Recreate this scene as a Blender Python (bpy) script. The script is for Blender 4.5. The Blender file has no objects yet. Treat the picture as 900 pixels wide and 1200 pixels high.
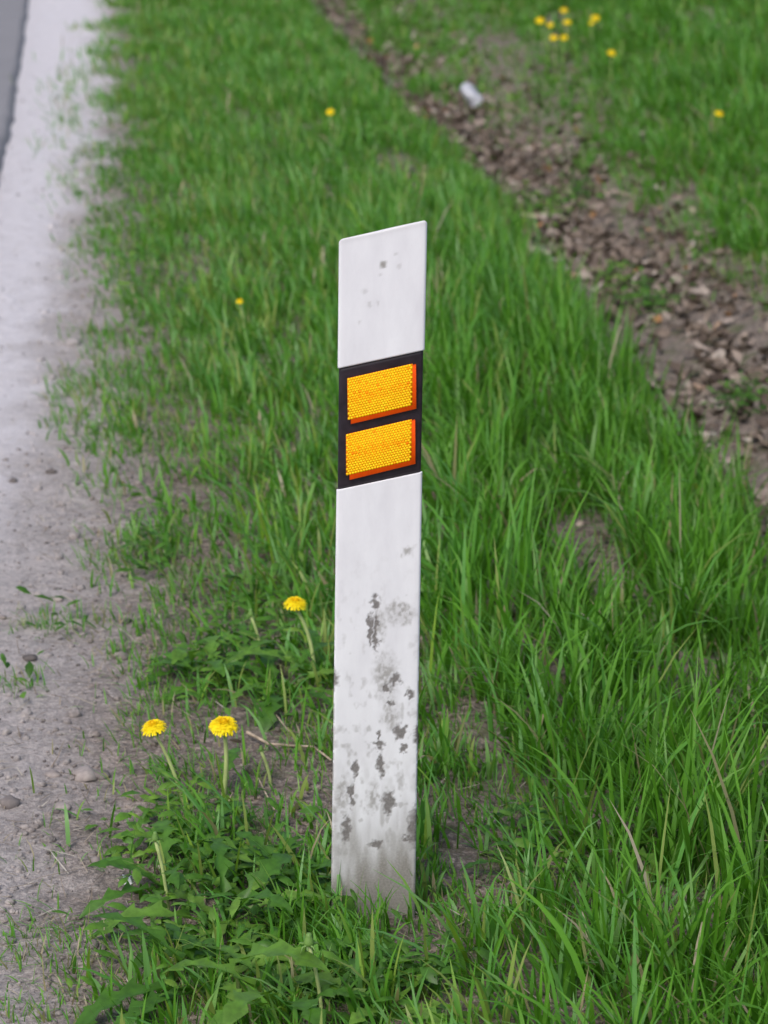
import bpy, bmesh, math, random
import numpy as np
from math import sin, cos, tan, atan, radians, pi, sqrt
from mathutils import Vector, Matrix

SC = bpy.context.scene
COL = SC.collection
random.seed(7)
RNG = np.random.default_rng(11)

# ------------------------------------------------------------------ camera
FPX = 3200.0                                  # focal length in pixels of the 900x1200 photograph
PITCH = atan(1030 / FPX)
YAW = atan(325 * cos(PITCH) / FPX)
CAM = Vector((-0.3226, -3.5006, 1.7363))      # world origin = foot of the marker post, +y runs along the road
FWD = Vector((sin(YAW) * cos(PITCH), cos(YAW) * cos(PITCH), -sin(PITCH)))
RGT = Vector((cos(YAW), -sin(YAW), 0))
UPV = RGT.cross(FWD)
cd = bpy.data.cameras.new('camera')
cam = bpy.data.objects.new('camera', cd)
COL.objects.link(cam)
cam.matrix_world = Matrix(((RGT.x, UPV.x, -FWD.x, CAM.x), (RGT.y, UPV.y, -FWD.y, CAM.y),
                           (RGT.z, UPV.z, -FWD.z, CAM.z), (0, 0, 0, 1)))
cd.sensor_fit = 'VERTICAL'
cd.sensor_height = 36.0
cd.sensor_width = 27.0
cd.lens = FPX / 1200 * 36.0
cd.clip_start = 0.05
cd.clip_end = 2000
cd.dof.use_dof = True
cd.dof.focus_distance = 3.75
cd.dof.aperture_fstop = 7.0
SC.camera = cam

# ------------------------------------------------------------------ light
SUN_EL, SUN_AZ = radians(52), radians(215)    # high, behind the camera and to the left; thin overcast
world = bpy.data.worlds.new('World')
SC.world = world
world.use_nodes = True
wn = world.node_tree
wn.nodes.clear()
sky = wn.nodes.new('ShaderNodeTexSky')
sky.sky_type = 'NISHITA'
sky.sun_disc = False
sky.sun_elevation = SUN_EL
sky.sun_rotation = SUN_AZ
sky.air_density = 1.0
sky.dust_density = 3.0
sky.ozone_density = 1.0
bg = wn.nodes.new('ShaderNodeBackground')
bg.inputs['Strength'].default_value = 0.12
out = wn.nodes.new('ShaderNodeOutputWorld')
wn.links.new(sky.outputs[0], bg.inputs[0])
wn.links.new(bg.outputs[0], out.inputs[0])
sd = bpy.data.lights.new('sun', 'SUN')
sd.energy = 1.5
sd.angle = radians(30)
sd.color = (1.0, 0.965, 0.93)
sun = bpy.data.objects.new('sun', sd)
COL.objects.link(sun)
sdir = Vector((sin(SUN_AZ) * cos(SUN_EL), cos(SUN_AZ) * cos(SUN_EL), sin(SUN_EL)))   # towards the sun
sun.rotation_euler = sdir.to_track_quat('Z', 'Y').to_euler()

SC.view_settings.view_transform = 'Standard'
SC.view_settings.look = 'None'
SC.view_settings.gamma = 1.0
SC.view_settings.exposure = 0.42
SC.cycles.max_bounces = 8
SC.cycles.transparent_max_bounces = 8

# ------------------------------------------------------------------ noise
def hash2(ix, iy, seed):
    h = (ix.astype(np.int64) * 374761393 + iy.astype(np.int64) * 668265263 + seed * 974711) & 0xffffffff
    h = ((h ^ (h >> 13)) * 1274126177) & 0xffffffff
    return ((h ^ (h >> 16)) & 0xffff) / 65535.0

def vnoise(x, y, seed=0):
    ix, iy = np.floor(x), np.floor(y)
    fx, fy = x - ix, y - iy
    fx = fx * fx * (3 - 2 * fx)
    fy = fy * fy * (3 - 2 * fy)
    a, b = hash2(ix, iy, seed), hash2(ix + 1, iy, seed)
    c, d = hash2(ix, iy + 1, seed), hash2(ix + 1, iy + 1, seed)
    return (a + (b - a) * fx) * (1 - fy) + (c + (d - c) * fx) * fy

def fbm(x, y, seed=0, octs=4):
    s, a, t = 0, 1.0, 0
    for o in range(octs):
        s = s + a * vnoise(x * 2 ** o, y * 2 ** o, seed + o * 17)
        t += a
        a *= .5
    return s / t

def sstep(a, b, x):
    t = np.clip((x - a) / (b - a), 0, 1)
    return t * t * (3 - 2 * t)

# ------------------------------------------------------------------ terrain profile
def road_edge(y):
    return (np.interp(y, [-400, 0, 6, 8, 10.5, 14, 400], [-.78, -.765, -.735, -.745, -.77, -.79, -.79])
            + 0.014 * (fbm(y * 1.3, y * 0 + 3.1, 5, 4) - .5) * 2 + 0.020 * (fbm(y * 9, y * 0 + 7.7, 15, 3) - .5))

def grass_edge(y):                    # ragged border between gravel shoulder and turf
    return -0.36 + 0.10 * (fbm(y * 1.1, y * 0 + 9.3, 8, 4) - .5) * 2

def ditch_shift(y):                   # gentle wobble of the ditch line
    return 0.05 * (fbm(y * .45, y * 0 + 1.7, 21, 3) - .5) * 2 + np.interp(y, [-400, 6.2, 8.0, 9.7, 11.5, 14, 400], [0, 0, -.13, -.24, -.32, -.40, -.40])

def terrain(x, y):
    x = np.asarray(x, float)
    y = np.asarray(y, float)
    xs = x - ditch_shift(y)
    z = np.interp(xs, [-400, -6, -.8, -.3, .45, .75, 1.02, 1.22, 1.42, 1.62, 2.1, 2.8, 4, 12, 60, 400],
                  [.10, .05, 0, 0, 0, -.06, -.25, -.31, -.26, -.15, .0, .10, .16, .22, .6, 3.0])
    near = np.clip(1 - np.hypot(x, y - 4) / 40, 0, 1)
    z = z + near * (.030 * (fbm(x * 2.2, y * 2.2, 31, 3) - .5) * sstep(-.6, -.1, x)
                    + .018 * (fbm(x * 9, y * 9, 41, 3) - .5) * sstep(-.75, -.25, x)
                    + .006 * (fbm(x * 26, y * 26, 51, 2) - .5))
    z = z + 0.026 * (1 - sstep(-.008, .0095, x - road_edge(y)))
    return z

def tz(x, y):
    return float(terrain(np.array([x]), np.array([y]))[0])

def pray(px, py):                     # direction of the sight line through a pixel of the photograph
    return FWD + RGT * ((px - 450) / FPX) - UPV * ((py - 600) / FPX)

def at(px, py, lift=0.0):             # ground point seen at a photograph pixel
    d = pray(px, py)
    lo, hi = 2.0, 40.0
    for _ in range(400):              # march then refine
        q = CAM + d * lo
        if q.z - lift < tz(q.x, q.y):
            break
        lo += .06
    q = CAM + d * (lo - .03)
    return Vector((q.x, q.y, tz(q.x, q.y)))

def at_y(px, py, y):                  # point on a sight line at a given distance along the road
    d = pray(px, py)
    return CAM + d * ((y - CAM.y) / d.y)

# ------------------------------------------------------------------ node helpers
def new_mat(name):
    m = bpy.data.materials.new(name)
    m.use_nodes = True
    nt = m.node_tree
    b = nt.nodes['Principled BSDF']
    return m, nt, b

def N(nt, typ, ins=None, **props):
    n = nt.nodes.new(typ)
    for k, v in props.items():
        setattr(n, k, v)
    for k, v in (ins or {}).items():
        if hasattr(v, 'is_output'):
            nt.links.new(v, n.inputs[k])
        else:
            n.inputs[k].default_value = v
    return n

def noise(nt, vec, scale, detail=4, rough=.55):
    return N(nt, 'ShaderNodeTexNoise', {'Vector': vec, 'Scale': scale, 'Detail': detail, 'Roughness': rough}).outputs['Fac']

def ramp(nt, fac, stops):
    r = nt.nodes.new('ShaderNodeValToRGB')
    nt.links.new(fac, r.inputs[0])
    el = r.color_ramp.elements
    while len(el) < len(stops):
        el.new(.5)
    for e, (p, c) in zip(el, stops):
        e.position = p
        e.color = (*c, 1) if len(c) == 3 else c
    return r.outputs[0]

def mixc(nt, fac, a, b, blend='MIX'):
    n = nt.nodes.new('ShaderNodeMix')
    n.data_type = 'RGBA'
    n.blend_type = blend
    for k, v in ((0, fac), (6, a), (7, b)):
        if hasattr(v, 'is_output'):
            nt.links.new(v, n.inputs[k])
        else:
            n.inputs[k].default_value = (*v, 1) if isinstance(v, tuple) and len(v) == 3 else v
    return n.outputs[2]

def mth(nt, op, a, b=0.0, clamp=False):
    n = nt.nodes.new('ShaderNodeMath')
    n.operation = op
    n.use_clamp = clamp
    for k, v in ((0, a), (1, b)):
        if hasattr(v, 'is_output'):
            nt.links.new(v, n.inputs[k])
        else:
            n.inputs[k].default_value = v
    return n.outputs[0]

def mrange(nt, v, a, b, c=0.0, d=1.0):
    n = N(nt, 'ShaderNodeMapRange', {'Value': v, 'From Min': a, 'From Max': b, 'To Min': c, 'To Max': d},
          interpolation_type='SMOOTHSTEP')
    return n.outputs[0]

def bump(nt, b, h, strength, dist):
    n = N(nt, 'ShaderNodeBump', {'Height': h, 'Strength': strength, 'Distance': dist})
    nt.links.new(n.outputs[0], b.inputs['Normal'])

# ------------------------------------------------------------------ materials
def mat_ground():
    m, nt, b = new_mat('earth and gravel')
    geo = nt.nodes.new('ShaderNodeNewGeometry')
    pos = geo.outputs['Position']
    sep = N(nt, 'ShaderNodeSeparateXYZ', {0: pos})
    x, y = sep.outputs[0], sep.outputs[1]
    n1 = noise(nt, pos, 5, 5)
    n2 = noise(nt, pos, 24, 4)
    n3 = noise(nt, pos, 150, 4, .75)
    vor = N(nt, 'ShaderNodeTexVoronoi', {'Vector': pos, 'Scale': 95.0, 'Randomness': 1.0})
    vc = N(nt, 'ShaderNodeSeparateColor', {0: vor.outputs['Color']}).outputs[0]
    # lateral position, wobbling
    xw = mth(nt, 'ADD', x, mth(nt, 'MULTIPLY', mth(nt, 'SUBTRACT', n1, .5), .30))
    soil = ramp(nt, n2, [(.3, (.125, .098, .082)), (.5, (.205, .168, .145)), (.7, (.30, .255, .225))])
    soil = mixc(nt, .6, soil, ramp(nt, n3, [(.36, (.080, .063, .053)), (.5, (.195, .160, .138)), (.64, (.40, .35, .315))]))
    soil = mixc(nt, .45, soil, ramp(nt, vc, [(0, (.5, .5, .5)), (.5, (1.1, 1.08, 1.05)), (1, (2.2, 2.1, 2.0))]), 'MULTIPLY')
    moss = mixc(nt, mrange(nt, noise(nt, pos, 11, 5, .65), .50, .66, 0, .6), soil, (.075, .105, .030))
    soil = mixc(nt, mrange(nt, x, -.35, -.1), soil, moss)
    grav = ramp(nt, n3, [(.34, (.26, .228, .21)), (.5, (.44, .40, .375)), (.66, (.60, .55, .52))])
    grav = mixc(nt, .45, grav, ramp(nt, n2, [(.25, (.30, .265, .26)), (.75, (.46, .42, .415))]))
    dust = ramp(nt, n2, [(.25, (.66, .62, .635)), (.7, (.82, .78, .80))])
    dust = mixc(nt, .25, dust, ramp(nt, n3, [(.36, (.42, .39, .39)), (.64, (.82, .78, .79))]))
    # gravel gives way to soil towards the turf, and sooner close to the camera
    lim = mrange(nt, y, -.8, 2.6, -.47, -.33)
    g = mth(nt, 'SUBTRACT', 1.0, mrange(nt, mth(nt, 'SUBTRACT', xw, lim), -.14, .16))
    lim2 = mrange(nt, y, 1.2, 8.5, -.56, -.36)
    grav = mixc(nt, .3, grav, ramp(nt, vc, [(0, (.6, .6, .6)), (.5, (1.1, 1.08, 1.07)), (1, (1.7, 1.65, 1.62))]), 'MULTIPLY')
    d = mth(nt, 'SUBTRACT', 1.0, mrange(nt, mth(nt, 'SUBTRACT', xw, lim2), -.14, .08))
    c = mixc(nt, g, soil, grav)
    d = mth(nt, 'MULTIPLY', d, mrange(nt, mth(nt, 'ADD', y, mth(nt, 'MULTIPLY', n1, .9)), 1.6, 2.7))
    c = mixc(nt, d, c, dust)
    nt.links.new(c, b.inputs['Base Color'])
    b.inputs['Roughness'].default_value = .95
    b.inputs['Specular IOR Level'].default_value = .2
    h = mth(nt, 'ADD', mth(nt, 'MULTIPLY', n2, 1.0), mth(nt, 'ADD', mth(nt, 'MULTIPLY', n3, .8), mth(nt, 'MULTIPLY', vc, .25)))
    bump(nt, b, h, .8, .014)
    return m

def mat_asphalt():
    m, nt, b = new_mat('worn asphalt')
    pos = nt.nodes.new('ShaderNodeNewGeometry').outputs['Position']
    n = noise(nt, pos, 160, 3, .7)
    n2 = noise(nt, pos, 6, 4)
    c = ramp(nt, n, [(.3, (.10, .096, .10)), (.55, (.25, .24, .25)), (.75, (.42, .405, .41))])
    c = mixc(nt, mrange(nt, n2, .45, .75, 0, .5), c, (.26, .25, .26))
    nt.links.new(c, b.inputs['Base Color'])
    b.inputs['Roughness'].default_value = .85
    bump(nt, b, n, .5, .006)
    return m

def mat_leafy(name, stops, attr='tint', rough=.42, trans=.38, spec=.5, tipcol=None, noise_amt=.0):
    """thin leaf: principled + translucent, colour picked per blade from stops"""
    m, nt, b = new_mat(name)
    a = N(nt, 'ShaderNodeAttribute', attribute_name=attr)
    sp = N(nt, 'ShaderNodeSeparateColor', {0: a.outputs['Color']})
    c = ramp(nt, sp.outputs[0], stops)
    if tipcol:
        c = mixc(nt, mth(nt, 'MULTIPLY', sp.outputs[1], 1.0), c, tipcol)
    if noise_amt:
        pos = nt.nodes.new('ShaderNodeTexCoord').outputs['Object']
        nn = noise(nt, pos, 70, 3)
        c = mixc(nt, noise_amt, c, ramp(nt, nn, [(.3, (.35, .35, .35)), (.7, (1.4, 1.4, 1.3))]), 'MULTIPLY')
    nt.links.new(c, b.inputs['Base Color'])
    b.inputs['Roughness'].default_value = rough
    b.inputs['Specular IOR Level'].default_value = spec
    t = nt.nodes.new('ShaderNodeBsdfTranslucent')
    tc = mixc(nt, 1.0, c, (1.1, 1.15, .55), 'MULTIPLY')
    nt.links.new(tc, t.inputs[0])
    mx = nt.nodes.new('ShaderNodeMixShader')
    mx.inputs[0].default_value = trans
    nt.links.new(b.outputs[0], mx.inputs[1])
    nt.links.new(t.outputs[0], mx.inputs[2])
    nt.links.new(mx.outputs[0], nt.nodes['Material Output'].inputs['Surface'])
    return m

def mat_plain(name, col, rough=.6, spec=.4, var=.12, scale=40, bmp=0.0, sub=0.0):
    m, nt, b = new_mat(name)
    pos = nt.nodes.new('ShaderNodeTexCoord').outputs['Object']
    n = noise(nt, pos, scale, 4)
    lo = tuple(max(0, c * (1 - var * 1.6)) for c in col)
    hi = tuple(min(1, c * (1 + var * 1.6)) for c in col)
    nt.links.new(ramp(nt, n, [(.3, lo), (.7, hi)]), b.inputs['Base Color'])
    b.inputs['Roughness'].default_value = rough
    b.inputs['Specular IOR Level'].default_value = spec
    if bmp:
        bump(nt, b, n, .5, bmp)
    return m

GREENS = [(0, (.062, .172, .014)), (.20, (.096, .268, .020)), (.45, (.135, .345, .028)), (.62, (.108, .315, .050)), (.76, (.185, .380, .115)),
          (.86, (.230, .400, .035)), (.93, (.27, .29, .11)), (.97, (.38, .31, .19)), (1.0, (.48, .42, .31))]
M = {}
M['ground'] = mat_ground()
M['asphalt'] = mat_asphalt()
M['grass'] = mat_leafy('grass blade', GREENS, rough=.42, spec=.40)
M['weed'] = mat_leafy('broad weed leaf', [(0, (.048, .135, .014)), (.5, (.090, .235, .024)), (1, (.20, .36, .05))], rough=.45, noise_amt=.5)
M['dead'] = mat_leafy('dead leaf', [(0, (.080, .058, .046)), (.35, (.180, .138, .114)), (.7, (.34, .275, .24)), (.92, (.53, .46, .42)), (1, (.44, .23, .10))],
                      rough=.75, trans=.12, spec=.2, noise_amt=.55)
M['straw'] = mat_leafy('dry straw', [(0, (.12, .09, .065)), (.5, (.24, .19, .145)), (.85, (.38, .32, .25)), (1, (.60, .55, .48))], rough=.7, trans=.15)
M['petal'] = mat_leafy('dandelion petal', [(0, (.95, .76, .012)), (.6, (.95, .70, .010)), (1, (.93, .52, .006))], rough=.6, trans=.18, spec=.2)
M['stem'] = mat_plain('pale stem', (.42, .50, .19), .5, .4, .12, 30)
M['sepal'] = mat_plain('green bract', (.13, .24, .05), .5)
M['stone'] = mat_leafy('stone', [(0, (.11, .095, .09)), (.5, (.25, .215, .205)), (.85, (.36, .31, .29)), (1, (.33, .25, .18))], rough=.85, trans=0.0, spec=.3, noise_amt=.4)
M['twig'] = mat_plain('dry twig', (.36, .29, .22), .8, .2, .3, 60, .002)
M['plastic'] = mat_plain('milky plastic', (.60, .61, .67), .25, .5, .04, 20)
def see_through(m, f):
    nt = m.node_tree
    tr = nt.nodes.new('ShaderNodeBsdfTransparent')
    mx = nt.nodes.new('ShaderNodeMixShader')
    mx.inputs[0].default_value = f
    nt.links.new(nt.nodes['Principled BSDF'].outputs[0], mx.inputs[1])
    nt.links.new(tr.outputs[0], mx.inputs[2])
    nt.links.new(mx.outputs[0], nt.nodes['Material Output'].inputs['Surface'])
see_through(M['plastic'], .38)
M['paper'] = mat_plain('white scrap', (.82, .82, .85), .6, .3, .05, 20)
M['band'] = mat_plain('black plastic band', (.020, .014, .020), .45, .4, .3, 60)
M['rim'] = mat_plain('clear orange reflector body', (1.0, .095, .003), .5, .2, .08, 80)

# ------------------------------------------------------------------ object helpers
def link(name, me, mat=None, parent=None):
    o = bpy.data.objects.new(name, me)
    COL.objects.link(o)
    if mat is not None and me is not None and not me.materials:
        me.materials.append(mat)
    if parent is not None:
        o.parent = parent
    return o

def tag(o, label=None, cat=None, group=None, kind=None):
    for k, v in (('label', label), ('category', cat), ('group', group), ('kind', kind)):
        if v:
            o[k] = v
    return o

def empty(name, loc):
    o = bpy.data.objects.new(name, None)
    COL.objects.link(o)
    o.location = loc
    o.empty_display_size = .05
    return o

def np_mesh(name, V, quads=None, tris=None, tint=None, smooth=False):
    """mesh straight from arrays; tint = per-vertex (N,3) colour attribute"""
    me = bpy.data.meshes.new(name)
    V = np.asarray(V, np.float32)
    nq = 0 if quads is None else len(quads)
    nt_ = 0 if tris is None else len(tris)
    me.vertices.add(len(V))
    me.vertices.foreach_set('co', V.ravel())
    loops = np.concatenate([np.asarray(a, np.int32).ravel() for a in (quads, tris) if a is not None and len(a)])
    me.loops.add(len(loops))
    me.loops.foreach_set('vertex_index', loops)
    starts = np.concatenate([np.arange(nq) * 4, nq * 4 + np.arange(nt_) * 3]).astype(np.int32)
    me.polygons.add(nq + nt_)
    me.polygons.foreach_set('loop_start', starts)
    if smooth:
        me.polygons.foreach_set('use_smooth', np.ones(nq + nt_, bool))
    if tint is not None:
        at_ = me.color_attributes.new('tint', 'FLOAT_COLOR', 'POINT')
        c = np.ones((len(V), 4), np.float32)
        c[:, :3] = tint
        at_.data.foreach_set('color', c.ravel())
    me.update(calc_edges=True)
    return me

def merge(parts):
    """parts: list of (V, quads, tris, tint) -> one of the same"""
    V, Q, T, C, off = [], [], [], [], 0
    for v, q, t, c in parts:
        v = np.asarray(v, float)
        V.append(v)
        C.append(np.broadcast_to(np.asarray(c, float), (len(v), 3)))
        if q is not None and len(q):
            Q.append(np.asarray(q) + off)
        if t is not None and len(t):
            T.append(np.asarray(t) + off)
        off += len(v)
    return (np.concatenate(V), np.concatenate(Q) if Q else None, np.concatenate(T) if T else None, np.concatenate(C))

def tube(pts, rads, n=7, tint=(.5, 0, 0), cap=True):
    pts = [Vector(p) for p in pts]
    V, Q, T = [], [], []
    prev = None
    for i, p in enumerate(pts):
        d = (pts[min(i + 1, len(pts) - 1)] - pts[max(i - 1, 0)]).normalized()
        a = d.orthogonal().normalized() if prev is None else (prev - d * prev.dot(d)).normalized()
        prev = a
        b = d.cross(a)
        for k in range(n):
            t = 2 * pi * k / n
            V.append(p + (a * cos(t) + b * sin(t)) * rads[i])
    for i in range(len(pts) - 1):
        for k in range(n):
            k2 = (k + 1) % n
            Q.append((i * n + k, i * n + k2, (i + 1) * n + k2, (i + 1) * n + k))
    if cap:
        for base, c in ((0, pts[0]), ((len(pts) - 1) * n, pts[-1])):
            V.append(c)
            for k in range(n):
                T.append((base + k, base + (k + 1) % n, len(V) - 1))
    return ([tuple(v) for v in V], Q, T, tint)

# ------------------------------------------------------------------ the ground: one grid cut into road, shoulder, turf soil and ditch bed
def axis(lo, hi, step, far, g=1.25):
    a = list(np.arange(lo, hi, step))
    s, v = step, a[-1]
    up = []
    while v < far:
        s *= g
        v += s
        up.append(v)
    s, v = step, lo
    dn = []
    while v > -far:
        s *= g
        v -= s
        dn.append(v)
    return np.array(dn[::-1] + a + up)

gx = axis(-1.05, 2.7, .022, 400)
gx = np.sort(np.concatenate([gx[np.abs(gx + .715) > .014], [-.722, -.715, -.706]]))
ys = [-1.2]
while ys[-1] < 13:
    ys.append(ys[-1] + .022 + .0035 * max(0, ys[-1]))
s = .06
while ys[-1] < 500:
    s *= 1.25
    ys.append(ys[-1] + s)
s, dn, v = .03, [], -1.2
while v > -300:
    s *= 1.3
    v -= s
    dn.append(v)
gy = np.array(dn[::-1] + ys)
GX, GY = np.meshgrid(gx, gy)
GX = GX + (road_edge(GY.ravel()).reshape(GX.shape) + .715) * np.clip(1 - np.abs(GX + .715) / .33, 0, 1)   # a grid line follows the road's edge
GZ = terrain(GX.ravel(), GY.ravel()).reshape(GX.shape)
nx = len(gx)
idx = np.arange(GX.size).reshape(GX.shape)
quads = np.stack([idx[:-1, :-1], idx[:-1, 1:], idx[1:, 1:], idx[1:, :-1]], -1).reshape(-1, 4)
fx = ((GX[:-1, :-1] + GX[1:, 1:]) / 2).ravel()
fy = ((GY[:-1, :-1] + GY[1:, 1:]) / 2).ravel()
ds = fx - ditch_shift(fy)
is_road = fx < road_edge(fy) + .008
is_sh = ~is_road & (fx < grass_edge(fy))
is_ditch = (ds > 1.0) & (ds < 1.50)
is_gr = ~(is_road | is_sh | is_ditch)
P = np.stack([GX.ravel(), GY.ravel(), GZ.ravel()], -1)

def sub_mesh(name, mask, mat):
    q = quads[mask]
    used, inv = np.unique(q.ravel(), return_inverse=True)
    me = np_mesh(name, P[used], inv.reshape(-1, 4), smooth=True)
    return tag(link(name, me, mat), kind='structure')

road = sub_mesh('road', is_road, M['asphalt'])
shoulder = sub_mesh('gravel_shoulder', is_sh, M['ground'])
ground = sub_mesh('ground', is_gr, M['ground'])
ditch = sub_mesh('ditch', is_ditch, M['ground'])

# ------------------------------------------------------------------ marker post
LEAN = radians(0.85)
PYAW = radians(-4)
EX = Vector((cos(PYAW), sin(PYAW), 0))
EZ = Vector((sin(LEAN), 0, 1)).normalized()
EX = (EX - EZ * EX.dot(EZ)).normalized()
EY = EZ.cross(EX)                                 # away from the camera
post = empty('marker_post', (0, 0, 0))
post.matrix_world = Matrix(((EX.x, EY.x, EZ.x, 0), (EX.y, EY.y, EZ.y, 0), (EX.z, EY.z, EZ.z, 0), (0, 0, 0, 1)))
tag(post, 'white roadside marker post with black band, two orange reflectors and a muddy foot', 'marker post')

def uv(px, py):                                   # photograph pixel -> (across, up) on the post's front face
    d = pray(px, py)
    n = -EY
    q = CAM + d * (-CAM.dot(n) / d.dot(n))
    return q.dot(EX), q.dot(EZ)

SL = (1.0061 - .9798) / .115                      # slant of the top edge and of the band
def section(us, u0, u1, depth, r=.004, nr=4, rear=.022):
    """outline of the hollow-looking post: flat face with rounded arrises, sides tapering to a rounded back"""
    pts = []
    for k in range(nr + 1):
        a = pi / 2 * k / nr
        pts.append((u1 - r + r * sin(a), r - r * cos(a)))
    for k in range(nr + 1):
        a = pi / 2 * k / nr
        pts.append(((u0 + u1) / 2 + rear * cos(a), depth - rear + rear * sin(a)))
    left = [((u0 + u1) - p[0], p[1]) for p in pts[::-1]]
    pts = pts + left
    face = [(u, 0.0) for u in us]
    return face + pts

def post_piece(name, u0, u1, zl0, zr0, zl1, zr1, mat, nu, nv, depth=.048, inset=0.0, chips=None, bevel_top=0.0, taper=0.0, back=0.0):
    us = np.linspace(u0 + .007, u1 - .007, nu)[1:-1]
    rows = list(np.linspace(0, 1, nv))
    ring0 = section(us, u0, u1, depth - inset)
    n = len(ring0)
    V = []
    for j, t in enumerate(rows):
        k = 1 + taper * (1 - t)
        for (u, y) in ring0:
            f = (u - u0) / (u1 - u0)
            b = zl0 + (zr0 - zl0) * f
            tp = zl1 + (zr1 - zl1) * f
            V.append((u * k, y + inset, b + (tp - y * back - b) * t))
    if bevel_top:
        for s_, dz in ((.6, .6), (1.0, 1.0)):
            for (u, y) in ring0:
                f = (u - u0) / (u1 - u0)
                cx, cy = (u0 + u1) / 2, depth / 2
                du, dy = u - cx, y - cy
                L = sqrt(du * du + dy * dy)
                sh = bevel_top * (.35 if s_ < .9 else 1.0)
                V.append((cx + du * (1 - sh / L), cy + dy * (1 - sh / L) + inset, zl1 + (zr1 - zl1) * f - y * back + bevel_top * dz))
    V = np.array(V)
    nr_ = len(V) // n
    i0 = np.arange(nr_ - 1)[:, None] * n
    k = np.arange(n)[None, :]
    k2 = (k + 1) % n
    Q = np.stack([i0 + k, i0 + k2, i0 + n + k2, i0 + n + k], -1).reshape(-1, 4)
    T = []
    for base, rev in ((0, True), ((nr_ - 1) * n, False)):
        c = V[base:base + n].mean(0)
        V = np.vstack([V, c])
        ci = len(V) - 1
        for q in range(n):
            a, b = base + q, base + (q + 1) % n
            T.append((b, a, ci) if rev else (a, b, ci))
    tint = np.zeros((len(V), 3))
    if chips is not None:
        tint = chips(V)
    me = np_mesh(name, V, Q, np.array(T), tint)
    sm = np.ones(len(me.polygons), bool)
    sm[-2 * n:] = False
    me.polygons.foreach_set('use_smooth', sm)
    return link(name, me, mat, post)

def mat_post():
    m, nt, b = new_mat('weathered white plastic')
    pos = nt.nodes.new('ShaderNodeTexCoord').outputs['Object']
    a = N(nt, 'ShaderNodeAttribute', attribute_name='tint')
    sp = N(nt, 'ShaderNodeSeparateColor', {0: a.outputs['Color']})
    mp = N(nt, 'ShaderNodeMapping', {'Vector': pos, 'Scale': (1, 1, .35)})
    n1 = noise(nt, mp.outputs[0], 30, 5, .6)
    n2 = noise(nt, pos, 300, 4, .6)
    c = ramp(nt, n1, [(.3, (.725, .715, .745)), (.7, (.83, .825, .85))])
    c = mixc(nt, mrange(nt, n2, .60, .78, 0, .35), c, (.62, .59, .57))
    dirt = ramp(nt, n2, [(.3, (.165, .150, .128)), (.7, (.29, .268, .238))])
    c = mixc(nt, sp.outputs[1], c, dirt)
    chip = ramp(nt, n2, [(.3, (.125, .112, .105)), (.7, (.225, .205, .195))])
    c = mixc(nt, sp.outputs[0], c, chip)
    nt.links.new(c, b.inputs['Base Color'])
    nt.links.new(mrange(nt, sp.outputs[1], 0, 1, .48, .9), b.inputs['Roughness'])
    b.inputs['Specular IOR Level'].default_value = .4
    h = mth(nt, 'ADD', mth(nt, 'MULTIPLY', n1, .6), mth(nt, 'MULTIPLY', sp.outputs[0], -.8))
    bump(nt, b, h, .35, .002)
    return m
M['post'] = mat_post()

CHIPS = [  # pixel centre, half-width, half-height of the worn-through and stained spots on the lower part
    (441, 742, 3, 22), (441, 706, 6, 7), (434, 737, 3, 18), (463, 797, 6, 8), (453, 805, 4, 6), (457, 822, 3, 4), (481, 814, 4, 5),
    (469, 857, 8, 8), (473, 878, 4, 4), (489, 860, 3, 11), (444, 873, 7, 6), (443, 862, 2, 5), (446, 898, 4, 12), (416, 903, 4, 11),
    (456, 940, 8, 12), (412, 935, 3, 16), (406, 972, 5, 14), (484, 968, 6, 22), (477, 983, 6, 4), (393, 795, 3, 8), (441, 989, 7, 6)]
SMEARS = [(468, 713, 17, 9), (472, 722, 18, 10), (445, 730, 8, 20), (458, 838, 11, 18), (437, 935, 7, 22), (401, 930, 9, 26),
          (452, 792, 14, 30), (478, 645, 7, 6), (440, 1015, 30, 12), (395, 960, 8, 40), (480, 990, 9, 16)]
CUV = [(*uv(a, b), c * .0012, d * .00122) for a, b, c, d in CHIPS]
SUV = [(*uv(a, b), c * .0012, d * .00122) for a, b, c, d in SMEARS]

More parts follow.
